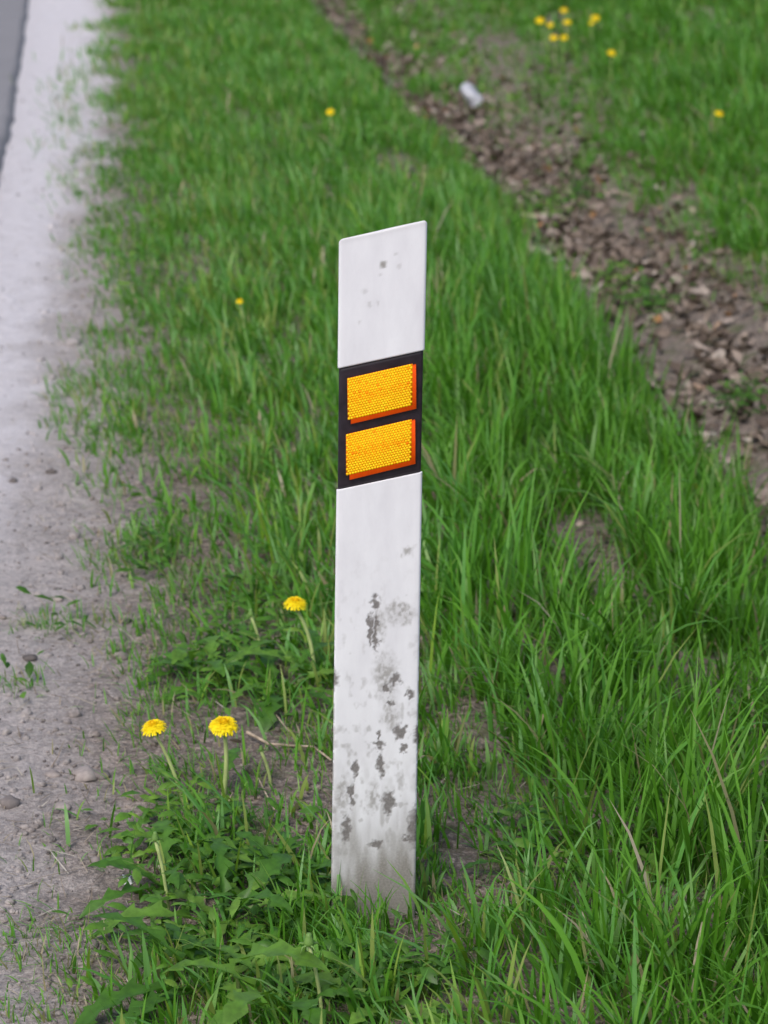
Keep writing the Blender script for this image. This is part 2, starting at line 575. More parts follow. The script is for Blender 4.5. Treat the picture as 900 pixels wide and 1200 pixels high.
def lower_chips(V):
    x, z = V[:, 0], V[:, 2]
    wx = x + .006 * (fbm(x * 160, z * 160, 61, 3) - .5) * 2
    wz = z + .010 * (fbm(x * 140, z * 140, 71, 3) - .5) * 2
    fine = fbm(x * 420, z * 300, 81, 3)
    chip = np.zeros(len(V))
    for a, b, c, d in CUV:
        r = np.hypot((wx - a) / c, (wz - b) / d)
        chip = np.maximum(chip, 1 - sstep(.60, 1.35, r + (fine - .5) * .6))
    sm = np.zeros(len(V))
    for a, b, c, d in SUV:
        r = np.hypot((wx - a) / c, (wz - b) / d)
        sm = np.maximum(sm, (1 - sstep(.25, 1.5, r)) * (.35 + .65 * sstep(.30, .70, fbm(x * 260, z * 170, 83, 3))) * .72)
    # mud splashed up from the ground, thinning upwards
    streak = fbm(x * 70, z * 14, 91, 4)
    mud = np.clip((1 - sstep(.050, .190, z + (streak - .5) * .12)) * .94, 0, 1)
    mud = np.maximum(mud, (1 - sstep(.08, .30, z)) * sstep(.36, .76, fbm(x * 90, z * 40, 95, 3)) * .70)
    mud = np.maximum(mud, (1 - sstep(.2, .62, z)) * sstep(.58, .85, fbm(x * 110, z * 80, 97, 3)) * .5)
    edge = sstep(.0565, .0585, np.abs(x)) * sstep(.45, .6, fbm(z * 130, x * 0, 99, 3)) * (1 - sstep(.35, .5, z))
    sm = np.maximum(np.maximum(sm, mud), edge * .7)
    t = np.zeros((len(V), 3))
    t[:, 0] = chip * .93
    t[:, 1] = sm
    return t

UCH = [(*uv(a, b), c * .0012, d * .00122) for a, b, c, d in
       [(449, 310, 4, 4), (468, 312, 3, 3), (427, 341, 3, 3), (443, 355, 2, 2.5), (421, 378, 2, 3), (433, 357, 2, 3), (446, 322, 3, 2), (464, 297, 3, 2)]]
def upper_chips(V):
    x, z = V[:, 0], V[:, 2]
    wx = x + .003 * (fbm(x * 200, z * 200, 62, 3) - .5) * 2
    wz = z + .003 * (fbm(x * 200, z * 200, 72, 3) - .5) * 2
    sm = np.zeros(len(V))
    for i, (a, b, c, d) in enumerate(UCH):
        r = np.hypot((wx - a) / c, (wz - b) / d)
        sm = np.maximum(sm, (1 - sstep(.4, 1.4, r)) * (.85 if i == 0 else .26))
    top = sstep(-.012, .002, z - (.993 + SL * x)) * .25
    t = np.zeros((len(V), 3))
    t[:, 1] = np.maximum(sm, top)
    return t

HW = .0578
def zl(zc, u): return zc + SL * u
BAND_T, BAND_B = .8175, .6480                     # heights of the band's edges on the post's centre line
TOPC = .9905
post_piece('upper_section', -HW, HW, zl(BAND_T, -HW), zl(BAND_T, HW), zl(TOPC, -HW), zl(TOPC, HW), M['post'], 50, 90,
           chips=upper_chips, bevel_top=.0022, back=.75, depth=.048)
post_piece('reflector_band', -HW + .0018, HW - .0018, zl(BAND_B, -HW), zl(BAND_B, HW), zl(BAND_T, -HW), zl(BAND_T, HW), M['band'], 20, 30,
           inset=.0022, depth=.046)
post_piece('lower_section', -HW, HW, -.14, -.14, zl(BAND_B, -HW), zl(BAND_B, HW), M['post'], 84, 560, chips=lower_chips, taper=.045)

def mat_lens():
    m, nt, b = new_mat('prismatic orange lens')
    pos = nt.nodes.new('ShaderNodeTexCoord').outputs['Object']
    a = N(nt, 'ShaderNodeAttribute', attribute_name='tint')
    sp = N(nt, 'ShaderNodeSeparateColor', {0: a.outputs['Color']})
    c = ramp(nt, sp.outputs[0], [(0, (.98, .24, .002)), (.35, (1.0, .42, .003)), (1, (1.0, .72, .012))])  # yellow stop paints the retroreflected highlight on the prism tops into the colour
    nt.links.new(c, b.inputs['Base Color'])
    b.inputs['Roughness'].default_value = .5
    b.inputs['Specular IOR Level'].default_value = .12
    return m
M['lens'] = mat_lens()

def reflector(lens_px, rim_px):
    """slab of orange plastic carrying a field of small domed prisms in a honeycomb"""
    L = [uv(*p) for p in lens_px]                  # tl, tr, br, bl
    R = [uv(*p) for p in rim_px]
    y0, y1, y2 = .0022, -.0030, -.0022
    V = [(u, y, z) for y in (y0, y1) for u, z in R]
    # rim with a small chamfer
    cu = sum(r[0] for r in R) / 4
    cz = sum(r[1] for r in R) / 4
    V2 = [(u, y0, z) for u, z in R] + [(u, y2, z) for u, z in R] + [(u + (cu - u) * .02, y1, z + (cz - z) * .02) for u, z in R]
    Q = [(8, 9, 10, 11)]
    for lv in (0, 4):
        for k in range(4):
            k2 = (k + 1) % 4
            Q.append((lv + k, lv + k2, lv + 4 + k2, lv + 4 + k))
    rim = link('reflector', np_mesh('reflector', V2, Q, None), M['rim'], post)
    # backing of the lens field
    def q(s, t):
        a = np.array(L[0]) * (1 - s) + np.array(L[1]) * s
        b = np.array(L[3]) * (1 - s) + np.array(L[2]) * s
        return a * (1 - t) + b * t
    parts = []
    plate = [(*L[k], 0) for k in range(4)]
    parts.append(([(u, y1 + .0008, z) for u, z, _ in plate] + [(u, y1 - .0002, z) for u, z, _ in plate],
                  [(4, 5, 6, 7), (0, 1, 5, 4), (1, 2, 6, 5), (2, 3, 7, 6), (3, 0, 4, 7)], None, (.08, 0, 0)))
    w = sqrt((L[1][0] - L[0][0]) ** 2 + (L[1][1] - L[0][1]) ** 2)
    h = abs(L[0][1] - L[3][1])
    pit = .0038
    nc = int(w / pit)
    nr = int(h / (pit * .866))
    rr = pit * .54
    ym = y1 - .0002
    for j in range(nr):
        for i in range(nc):
            s = (i + .5 + (.5 if j % 2 else 0)) / (nc + .5)
            t = (j + .5) / nr
            c = q(s, t)
            midband = math.exp(-((t - .52) / .10) ** 2)
            tv = random.uniform(.72, 1.0) - .50 * midband * random.random() - (.45 if random.random() < .03 else 0)
            vs = []
            for rad, dy, in ((1.0, 0), (.62, .0007)):
                for k in range(6):
                    ang = pi / 6 + k * pi / 3
                    vs.append((c[0] + rr * rad * cos(ang), ym - dy - .00005, c[1] + rr * rad * sin(ang)))
            vs.append((c[0], ym - .0009, c[1]))
            qd = [(k, (k + 1) % 6, 6 + (k + 1) % 6, 6 + k) for k in range(6)]
            td = [(6 + k, 6 + (k + 1) % 6, 12) for k in range(6)]
            col = np.zeros((13, 3))
            col[:6, 0] = tv * .45
            col[6:, 0] = tv
            parts.append((vs, qd, td, col))
    v, qq, tt, cc = merge(parts)
    ln = link('lens_prisms', np_mesh('lens_prisms', v, qq, tt, cc), M['lens'], rim)
    ln['kind'] = 'stuff'
    return rim

reflector([(407, 443), (483.5, 425.5), (483, 474), (407.5, 491.5)], [(409.5, 444), (487.5, 427), (488, 478.5), (411, 496.5)])
reflector([(405.5, 508.5), (482.5, 490.5), (482, 538.5), (405.5, 556.5)], [(407.5, 509.5), (486.5, 492), (487, 543), (409.5, 562)])

# ------------------------------------------------------------------ density of the turf
BARE = [(465, 1105, .055, .09, 1.0), (500, 1120, .04, .08, .8),   # photograph pixel, radius across and along (m), strength
    (690, 650, .085, .34, 1.0), (640, 600, .05, .16, .7), (745, 690, .04, .16, .7), (610, 770, .03, .16, .6), (560, 830, .03, .15, .6), (470, 195, .10, .35, .8), (420, 235, .06, .2, .5), (365, 920, .085, .15, .95), (300, 880, .08, .16, .9),
    (585, 910, .045, .24, .75), (560, 1020, .05, .16, .8), (530, 960, .03, .2, .8), (520, 1090, .04, .10, .8), (250, 600, .05, .2, .6), (280, 540, .05, .18, .6),
    (345, 640, .05, .15, .5), (225, 620, .04, .2, .5), (320, 330, .06, .25, .6), (230, 330, .05, .25, .5), (240, 305, .05, .2, .6), (640, 150, .14, .7, .8), (690, 110, .1, .6, .5),
    (590, 70, .16, 1.0, .8), (840, 405, .20, .75, 1.0), (880, 450, .2, .75, 1.0), (770, 310, .10, .35, .8), (800, 330, .16, .3, .6), (850, 430, .15, .3, .8), (640, 70, .12, .9, .7), (180, 700, .05, .2, .7),
    (170, 560, .05, .3, .6), (240, 860, .12, .25, .9), (120, 860, .1, .3, 1.0), (150, 960, .07, .2, 1.0), (130, 1080, .08, .15, 1.0), (60, 1100, .1, .3, 1.0), (640, 1000, .03, .1, .6), (700, 880, .02, .08, .4)]
BW = []
for px, py, rx, ry, st in BARE:
    q = at(px, py)
    BW.append((q.x, q.y, rx, ry, st))

def turf(x, y):
    """0..1 cover of green grass"""
    xs = x - ditch_shift(y)
    n = fbm(x * 6, y * 3.2, 101, 3)
    n2 = fbm(x * 17, y * 11, 111, 3)
    left = sstep(-.06, .34, (x - grass_edge(y)) + (n - .5) * .40)
    left = np.maximum(left, .9 * sstep(.62, .75, n2) * sstep(-.05, .02, x - grass_edge(y)))
    left = left * np.interp(y, [-.6, .2, 1.0, 2.5], [.95, .8, .85, 1.0])
    thin = sstep(.25, -.15, x) * sstep(.5, 1.0, y) * sstep(6.0, 3.0, y)      # worn strip beside the shoulder
    left = left * (1 - thin * .45 * sstep(.60, .40, fbm(x * 5, y * 2.4, 181, 4)))
    dl = sstep(1.15, .98, xs + (n2 - .5) * .16)
    dr = sstep(1.46, 1.74, xs + (n - .5) * .50 + np.interp(y, [3, 5, 7, 9], [0, -.02, .08, .22]))
    d = left * np.maximum(dl, dr)
    d = d * (.10 + .90 * sstep(.33, .56, n2 * .6 + n * .4))
    for a, b, rx, ry, st in BW:
        r = np.hypot((x - a) / rx, (y - b) / ry) + (n2 - .5) * 1.1
        d = d * (1 - st * (1 - sstep(.55, 1.15, r)))
    return d

def blades(X, Y, height, width, lean, bend, az, tint, S=4, seed=0, twist=.5):
    n = len(X)
    rng = np.random.default_rng(seed)
    Z = terrain(X, Y) - .004
    tw = az + pi / 2 + rng.uniform(-twist, twist, n)
    ax, ay = np.cos(az) - .38 * (1 - .9 * sstep(.15, .5, X) * sstep(2.2, .8, Y)), np.sin(az) - .1
    wx, wy = np.cos(tw), np.sin(tw)
    cx, cy, cz = X.copy(), Y.copy(), Z.copy()
    rows = []
    for i in range(S + 1):
        t = i / S
        w = width * (.70 + .55 * t) * (1 - t ** 2.4) * .5 if i < S else 0
        rows.append((cx.copy(), cy.copy(), cz.copy(), w, t))
        ang = lean + bend * ((i + .5) / S) ** 1.4
        st = height / S
        cx += ax * np.sin(ang) * st
        cy += ay * np.sin(ang) * st
        cz += np.cos(ang) * st
    nv = 2 * S + 1
    V = np.zeros((n, nv, 3))
    C = np.zeros((n, nv, 3))
    for i, (a, b, c, w, t) in enumerate(rows):
        if i < S:
            for k, sg in ((0, -1), (1, 1)):
                V[:, 2 * i + k, 0] = a + sg * wx * w
                V[:, 2 * i + k, 1] = b + sg * wy * w
                V[:, 2 * i + k, 2] = c
        else:
            V[:, 2 * S, 0], V[:, 2 * S, 1], V[:, 2 * S, 2] = a, b, c
    C[:, :, 0] = tint[:, None]
    base = np.arange(n)[:, None] * nv
    Q = np.concatenate([base + np.array([[2 * i, 2 * i + 1, 2 * i + 3, 2 * i + 2]]) for i in range(S - 1)], 0)
    T = base + np.array([[2 * S - 2, 2 * S - 1, 2 * S]])
    return V.reshape(-1, 3), Q, T, C.reshape(-1, 3)

def scatter(x0, x1, y0, y1, dens, seed):
    """tufted random roots in a rectangle, thinned by turf cover"""
    rng = np.random.default_rng(seed)
    n = int((x1 - x0) * (y1 - y0) * dens)
    per = 9
    nt_ = max(1, n // per)
    tx, ty = rng.uniform(x0, x1, nt_), rng.uniform(y0, y1, nt_)
    tid = np.repeat(np.arange(nt_), per)
    r = np.abs(rng.normal(0, .017, len(tid)))
    a = rng.uniform(0, 2 * pi, len(tid))
    X, Y = tx[tid] + r * np.cos(a), ty[tid] + r * np.sin(a)
    keep = rng.random(len(tid)) < turf(X, Y)
    keep &= np.hypot(X, Y - .03) > .062
    X, Y, a, r, tid = X[keep], Y[keep], a[keep], r[keep], tid[keep]
    tt = rng.random(nt_)[tid]
    return X, Y, a, r, tt, rng

def tints(n, tt, rng, dry):
    base = np.clip(.42 + (tt - .5) * .60 + rng.normal(0, .17, n), 0, .90)
    d = rng.random(n) < dry
    base[d] = rng.uniform(.92, 1.0, d.sum())
    return base

def grass_field(name, rects, hfun, seed, dry=.05):
    parts = []
    for i, (x0, x1, y0, y1, dens, wd) in enumerate(rects):
        X, Y, a, r, tt, rng = scatter(x0, x1, y0, y1, dens, seed + i)
        n = len(X)
        H = hfun(X, Y) * rng.uniform(.40, 1.2, n) * (.6 + .8 * tt) * (.55 + .9 * fbm(X * 5, Y * 4, 171, 3))
        az = a + rng.normal(0, .7, n)
        lean = np.abs(rng.normal(.16, .16, n)) + r * 7
        bend = np.abs(rng.normal(.55, .5, n))
        W = wd * rng.uniform(.6, 1.5, n)
        parts.append(blades(X, Y, H, W, lean, bend, az, np.where((tn := tints(n, tt, rng, dry)) < .9, np.clip(tn - .26 * sstep(.1, .5, X) * sstep(4.5, 2.0, Y) - .10 * sstep(1.3, 1.5, X) + .13 * sstep(.45, -.1, X), 0, .9), tn), seed=seed + 50 + i))  # shade of the right side and haze of the left put into the tint
    v, q, t, c = merge(parts)
    o = link(name, np_mesh(name, v, q, t, c), M['grass'])
    return tag(o, kind='stuff')

SHORT = []
for px, py, rx, ry in [(690, 690, .13, .50), (590, 930, .09, .26), (560, 1040, .08, .14), (480, 215, .14, .6), (380, 950, .12, .15)]:
    q = at(px, py)
    SHORT.append((q.x, q.y, rx, ry))

def h_verge(x, y):
    n = fbm(x * 3.5, y * 2, 131, 3)
    lush = sstep(.10, .55, x) * (1 - sstep(3.0, 6.0, y))
    h = (.055 + .05 * sstep(-.35, .0, x) + .085 * lush) * (.6 + .9 * n) * np.interp(y, [2, 6, 10], [1, .82, .75])
    for a, b, rx, ry in SHORT:                    # trodden, thin places in front of the bare patches
        h = h * (1 - .62 * (1 - sstep(.6, 1.2, np.hypot((x - a) / rx, (y - b) / ry))))
    return h

def h_bank(x, y):
    n = fbm(x * 2.5, y * 1.5, 141, 3)
    return .105 * (.6 + .9 * n) * (.45 + .55 * sstep(1.45, 1.9, x))

vg = grass_field('verge_grass', [(-.55, 1.12, -.75, 1.3, 7400, .0066), (-.55, 1.12, 1.3, 4.0, 6600, .0068), (-.55, 1.15, 4.0, 8.0, 6500, .0062), (-.60, 1.15, 8.0, 13.0, 5200, .0078)],
                 h_verge, 200, .04)
tag(vg, 'long green grass growing on the verge around the post', 'grass')
bk = grass_field('bank_grass', [(1.3, 2.7, 1.5, 5.0, 5600, .0060), (1.2, 3.4, 5.0, 8.0, 5600, .0064), (.9, 3.8, 8.0, 13.0, 4600, .0080)], h_bank, 300, .03)
tag(bk, 'green grass growing on the far bank beyond the leafy ditch', 'grass')

# fine short turf that fills between the tufts
def short_turf():
    parts = []
    for i, (x0, x1, y0, y1, dens, wd, hh) in enumerate([(-.52, 1.1, -.7, 1.2, 13000, .0030, .036), (-.52, 1.1, 1.2, 4.0, 9000, .0036, .038), (-.55, 1.15, 4.0, 8.0, 5500, .0052, .045),
                                                        (-.55, 1.15, 8.0, 13.0, 3600, .0068, .05), (1.25, 2.6, 2.2, 6.0, 5000, .0048, .04), (1.0, 3.4, 6.0, 12.0, 3600, .0062, .045)]):
        rng = np.random.default_rng(400 + i)
        n = int((x1 - x0) * (y1 - y0) * dens)
        X, Y = rng.uniform(x0, x1, n), rng.uniform(y0, y1, n)
        e = X - grass_edge(Y)
        xs = X - ditch_shift(Y)
        nn = fbm(X * 8, Y * 5, 151, 4)
        cov = sstep(-.10, .24, e + (nn - .5) * .5) * (.15 + .85 * sstep(.30, .62, nn)) * np.maximum(sstep(1.12, .98, xs), sstep(np.interp(Y, [6, 8, 11], [1.40, 1.30, 1.20]), np.interp(Y, [6, 8, 11], [1.62, 1.50, 1.40]), xs))
        cov = cov * (1 - sstep(.25, -.15, X) * sstep(.5, 1.0, Y) * sstep(6.0, 3.0, Y) * .25 * sstep(.60, .40, fbm(X * 5, Y * 2.4, 181, 4)))
        for a, b, rx, ry, st in BW:
            cov = cov * (1 - .78 * st * (1 - sstep(.5, 1.2, np.hypot((X - a) / rx, (Y - b) / ry))))
        k = (rng.random(n) < cov) & (np.hypot(X, Y - .02) > .062)
        X, Y = X[k], Y[k]
        n = len(X)
        tn = np.clip(.52 + (fbm(X * 3, Y * 3, 161, 2) - .5) * .9 + rng.normal(0, .18, n), 0, .9)
        d = rng.random(n) < .10
        tn[d] = rng.uniform(.9, 1, d.sum())
        parts.append(blades(X, Y, hh * rng.uniform(.4, 1.5, n), wd * rng.uniform(.6, 1.5, n), np.abs(rng.normal(.3, .3, n)), np.abs(rng.normal(.5, .5, n)),
                            rng.uniform(0, 2 * pi, n), tn, S=3, seed=450 + i))
    v, q, t, c = merge(parts)
    o = link('short_grass', np_mesh('short_grass', v, q, t, c), M['grass'])
    tag(o, 'short fine grass filling the ground between the tufts', 'grass', kind='stuff')
short_turf()

# long broad arching blades in the lush corner on the right
def lush():
    rng = np.random.default_rng(77)
    n = 1200
    X = rng.uniform(.12, 1.05, n)
    Y = rng.uniform(-.55, 2.6, n)
    keep = (rng.random(n) < turf(X, Y) ** 2 * sstep(.12, .6, X))
    for a, b, rx, ry in SHORT:
        keep &= np.hypot((X - a) / rx, (Y - b) / ry) > 1.1
    X, Y = X[keep], Y[keep]
    n = len(X)
    H = rng.uniform(.15, .27, n)
    W = rng.uniform(.008, .0145, n)
    az = np.where(rng.random(n) < .6, rng.normal(0.1, .7, n), rng.uniform(0, 2 * pi, n))
    v, q, t, c = blades(X, Y, H, W, np.abs(rng.normal(.12, .12, n)), rng.uniform(.3, 2.1, n), az,
                        np.clip(rng.normal(.24, .20, n), .0, .80), S=7, seed=5)  # low tint paints the shade of the right side into the blades
    o = link('long_grass', np_mesh('long_grass', v, q, t, c), M['grass'])
    tag(o, 'long broad arching grass blades right of the post', 'grass', kind='stuff')
lush()

# dry blades and straw lying flat on the soil
def litter_straw():
    rng = np.random.default_rng(88)
    n = 8000
    X = np.concatenate([rng.uniform(-.55, 1.1, n), rng.uniform(1.0, 1.9, 1400), rng.uniform(-.8, -.3, 500)])
    Y = np.concatenate([rng.uniform(-.7, 9, n) ** 1.0, rng.uniform(2, 11, 1400), rng.uniform(-.6, 6, 500)])
    n = len(X)
    V, Q, T, C = blades(X, Y, rng.uniform(.012, .065, n), rng.uniform(.0012, .0032, n), rng.uniform(1.25, 1.5, n), rng.uniform(-.1, .25, n),
                        rng.uniform(0, 2 * pi, n), rng.random(n), S=3, seed=9)
    V[:, 2] += .008
    o = link('dry_straw', np_mesh('dry_straw', V, Q, T, C), M['straw'])
    tag(o, 'dry straw and dead grass scattered over the bare soil', 'straw', kind='stuff')
litter_straw()

# ------------------------------------------------------------------ gravel and stones
def rock(r, seed, flat=.6):
    rr = random.Random(seed)
    bm = bmesh.new()
    bmesh.ops.create_icosphere(bm, subdivisions=1 if r < .012 else 2, radius=1)
    o = Vector((rr.uniform(0, 99), rr.uniform(0, 99), rr.uniform(0, 99)))
    sx, sy, sz = rr.uniform(.75, 1.3), rr.uniform(.75, 1.2), rr.uniform(.45, .75) * flat / .6
    from mathutils import noise as mn
    for v in bm.verts:
        v.co *= 1 + .45 * mn.noise(v.co * 1.3 + o) + .22 * mn.noise(v.co * 3.1 + o)
        v.co = Vector((v.co.x * sx, v.co.y * sy, v.co.z * sz)) * r
    V = np.array([v.co[:] for v in bm.verts])
    T = np.array([[v.index for v in f.verts] for f in bm.faces])
    bm.free()
    return V, T

def gravel():
    rng = np.random.default_rng(55)
    protos = [rock(.006, 900 + i) for i in range(8)]
    n = 6500
    X = rng.uniform(-.80, -.12, n)
    Y = rng.uniform(-.7, 8, n)
    keep = (X > road_edge(Y) + .01) & (rng.random(n) < np.interp(X, [-.8, -.45, -.3, -.12], [.55, .8, .75, .15])) & (rng.random(n) < np.interp(Y, [-.7, 1.8, 2.4, 8], [1, 1, .45, .25]))
    X, Y = X[keep], Y[keep]
    X = np.concatenate([X, rng.uniform(-.1, 1.0, 900)])
    Y = np.concatenate([Y, rng.uniform(-.6, 4, 900)])
    Z = terrain(X, Y)
    parts = []
    for i in range(len(X)):
        v, t = protos[i % 8]
        s = .18 + rng.gamma(1.3, .19)
        a = rng.uniform(0, 2 * pi)
        c, s_ = cos(a) * s, sin(a) * s
        w = np.stack([v[:, 0] * c - v[:, 1] * s_ + X[i], v[:, 0] * s_ + v[:, 1] * c + Y[i], v[:, 2] * s + Z[i] + .001 * s], -1)
        parts.append((w, None, t, (rng.random() * .62, 0, 0)))
    v, q, t, c = merge(parts)
    o = link('gravel', np_mesh('gravel', v, None, t, c), M['stone'])
    tag(o, 'small grey pebbles strewn over the road shoulder', 'gravel', kind='stuff')
gravel()

def crumbs():
    rng = np.random.default_rng(57)
    protos = [rock(.005, 950 + i) for i in range(8)]
    n = 9000
    X = np.concatenate([rng.uniform(-.55, .9, n), rng.uniform(1.0, 1.8, 2500)])
    Y = np.concatenate([-.7 + 6.7 * rng.random(n) ** 1.5, rng.uniform(2, 9, 2500)])
    k = rng.random(len(X)) > turf(X, Y)
    X, Y = X[k], Y[k]
    Z = terrain(X, Y)
    parts = []
    for i in range(len(X)):
        v, t = protos[i % 8]
        s = .35 + rng.gamma(1.4, .42)
        a = rng.uniform(0, 2 * pi)
        c, s_ = cos(a) * s, sin(a) * s
        parts.append((np.stack([v[:, 0] * c - v[:, 1] * s_ + X[i], v[:, 0] * s_ + v[:, 1] * c + Y[i], v[:, 2] * s * 1.2 + Z[i] + .001 * s], -1), None, t, (.5, 0, 0)))
    v, q, t, c = merge(parts)
    o = link('soil_crumbs', np_mesh('soil_crumbs', v, None, t), M['ground'])
    tag(o, 'crumbs of bare brown soil between the grass', 'soil', kind='stuff')
crumbs()

STONES = [(100, 917, .017, .80, 'tan flat stone on the bare soil left of the dandelion pair'),
          (74, 952, .010, .75, 'small tan pebble between the flat stone and the left picture edge'),
          (10, 938, .015, .35, 'grey stone at the left picture edge, level with the dandelion stems'),
          (62, 912, .008, .70, 'small pale pebble just left of the tan flat stone'),
          (68, 700, .010, .75, 'pale pebble on the shoulder above the green weed strip'),
          (118, 905, .010, .3, 'small dark stone touching the right end of the tan flat stone'),
          (36, 775, .012, .05, 'dark stone below the green weed strip on the shoulder'),
          (60, 552, .010, .05, 'dark pebble on the pale shoulder dust, upper one of two'),
          (16, 566, .009, .1, 'dark pebble on the pale shoulder dust, lower one of two')]
for i, (px, py, r, tv, lab) in enumerate(STONES):
    p = at(px, py)
    v, t = rock(max(r, .0125), 400 + i)
    v = v * (r / max(r, .0125)) * 1.25
    o = link('stone', np_mesh('stone', v, None, t, np.full((len(v), 3), (tv, 0, 0))), M['stone'])
    o.location = p + Vector((0, 0, r * .12))
    tag(o, lab, 'stone', 'stones on the road shoulder')

# ------------------------------------------------------------------ dead leaves in the ditch
def dead_leaf_mesh(seed):
    rr = random.Random(seed)
    L = 1.0
    W = rr.uniform(.30, .42)
    n = 7
    curl = rr.uniform(-1.2, 2.0)
    fold = rr.uniform(-.6, .8)
    lob = rr.choice([0, 0, .35, .5])
    V, Q, T = [], [], []
    for i in range(n):
        t = i / (n - 1)
        w = W * sin(pi * min(1, (t * .96 + .03)) ** .8) * (1 - lob * (i % 2) * .6) * rr.uniform(.8, 1.15) + .015
        z = .22 * curl * (t - .5) ** 2 * 2 + rr.uniform(-.02, .02)
        for s_ in (-1, -.5, 0, .5, 1):
            V.append((L * (t - .5), w * s_ * (1 - .1 * abs(curl)), z + abs(s_) ** 1.5 * fold * w + rr.uniform(-.022, .022)))
    for i in range(n - 1):
        for k in range(4):
            a = i * 5 + k
            Q.append((a, a + 1, a + 6, a + 5))
    return np.array(V), np.array(Q)

def leaf_spots(n, seed, y0, y1, power):
    rng = np.random.default_rng(seed)
    Y = y0 + (y1 - y0) * rng.random(n) ** power
    xs = np.clip(rng.normal(1.235, .135, n), .92, 1.75)
    near = rng.random(n) < np.where(Y < 5, .30, .08)
    xs = np.where(near, rng.uniform(1.3, 1.62, n), xs)
    xs = xs + .12 * (fbm(Y * 2.1, Y * 0 + 4.4, 191, 3) - .5)
    return xs + ditch_shift(Y), Y, rng

LEAF_PROTO = [dead_leaf_mesh(i) for i in range(14)]
LEAF_MESH = []
for i, (v, q) in enumerate(LEAF_PROTO):
    for k in range(3):
        tv = [.25, .55, .80][k] + random.uniform(-.15, .12)
        if i == 3 and k == 2:
            tv = 1.0
        me = np_mesh('dead_leaf', v, q, None, np.full((len(v), 3), (tv, 0, 0)))
        me.materials.append(M['dead'])
        LEAF_MESH.append(me)
X, Y, rng = leaf_spots(300, 601, 2.2, 6.6, 1.15)
Z = terrain(X, Y)
for i in range(300):
    o = bpy.data.objects.new('dead_leaf', LEAF_MESH[int(rng.integers(len(LEAF_MESH)))])
    COL.objects.link(o)
    s = rng.uniform(.030, .072)
    o.location = (X[i], Y[i], Z[i] + .008 + rng.uniform(0, .022))
    o.rotation_euler = (rng.normal(0, .45), rng.normal(0, .45), rng.uniform(0, 6.28))
    o.scale = (s, s, s)
    o.parent = ditch

def litter():
    X, Y, rng = leaf_spots(5200, 602, 2.0, 13.5, .95)
    k = rng.random(len(X)) < sstep(.30, .50, fbm(X * 4, Y * 3, 193, 3)) * np.interp(Y, [2, 8, 10, 13], [1, 1, .6, .4])
    X, Y = X[k], Y[k]
    rn2 = np.random.default_rng(603)
    X = np.concatenate([X, rn2.uniform(1.35, 1.75, 260), rn2.uniform(-.2, 1.0, 220)])
    Y = np.concatenate([Y, rn2.uniform(2.4, 9, 260), rn2.uniform(-.5, 8, 220)])
    Z = terrain(X, Y)
    parts = []
    for i in range(len(X)):
        v, q = LEAF_PROTO[int(rng.integers(len(LEAF_PROTO)))]
        s = rng.uniform(.02, .065) if X[i] > .8 else rng.uniform(.015, .035)
        m = (Matrix.Rotation(rng.uniform(0, 6.28), 3, 'Z') @ Matrix.Rotation(rng.normal(0, .6), 3, 'X') @ Matrix.Rotation(rng.normal(0, .6), 3, 'Y'))
        w = v @ np.array(m).T * s + np.array([X[i], Y[i], Z[i] + .006 + rng.uniform(0, .016)])
        parts.append((w, q, None, (min(1, max(0, rng.normal(.45, .25))), 0, 0)))
    v, q, t, c = merge(parts)
    o = link('leaf_litter', np_mesh('leaf_litter', v, q, None, c), M['dead'])
    tag(o, 'brown dead leaf litter lying along the ditch', 'leaf litter', kind='stuff')
litter()

# ------------------------------------------------------------------ green broad leaves
def toothed_leaf(L, W, arch, teeth, seed, tint=.5, rise=.5, n=17, fold=.25):
    """dandelion leaf as a mesh rooted at the origin, growing along +x, arching down"""
    rr = random.Random(seed)
    V, Q = [], []
    x = z = 0.0
    ang = rise
    bendy = 0.0
    side = rr.uniform(-.25, .25)
    for i in range(n):
        t = i / (n - 1)
        env = (.10 + .9 * sstep(.05, .62, np.array(t))) * (1 - sstep(.80, 1.02, np.array(t)) * .92)
        env = float(env)
        tooth = (1.0 - teeth * ((i % 3) == 0) - teeth * .45 * ((i % 3) == 1)) if .12 < t < .9 else .8
        w = W * .5 * env * tooth
        sw = -(.012 if (i % 3) == 2 else 0)
        for s_ in (-1, -.5, 0, .5, 1):
            V.append((x + (sw if abs(s_) == 1 else 0), bendy + w * s_, z + abs(s_) * w * fold + rr.uniform(-.001, .001)))
        st = L / (n - 1)
        ang -= arch / (n - 1) * (.4 + 1.2 * t)
        x += cos(ang) * st
        z += sin(ang) * st
        bendy += side * st * t * 1.6
    for i in range(n - 1):
        for k in range(4):
            a = i * 5 + k
            Q.append((a, a + 1, a + 6, a + 5))
    return np.array(V), np.array(Q)

DL = []
for i in range(10):
    v, q = toothed_leaf(.140 + .014 * (i % 4), .034 + .006 * (i % 3), 1.0 + .2 * (i % 4), .72 - .06 * (i % 3), 40 + i, rise=.45 + .14 * (i % 4))
    me = np_mesh('dandelion_leaf', v, q, None, np.full((len(v), 3), (.18 + .075 * i, 0, 0)), smooth=True)
    me.materials.append(M['weed'])
    DL.append(me)

def leaves_for(parent, n, scale, seed, spread=(0, 2 * pi)):
    rr = random.Random(seed)
    for i in range(n):
        o = bpy.data.objects.new('leaf', DL[rr.randrange(len(DL))])
        COL.objects.link(o)
        o.parent = parent
        a = spread[0] + (spread[1] - spread[0]) * (i + rr.uniform(.1, .9)) / n
        o.location = (.006 * cos(a), .006 * sin(a), .006)
        o.rotation_euler = (rr.uniform(-.25, .25), rr.uniform(-.35, .25), a)
        s = scale * rr.uniform(.7, 1.2)
        o.scale = (s, s, s)

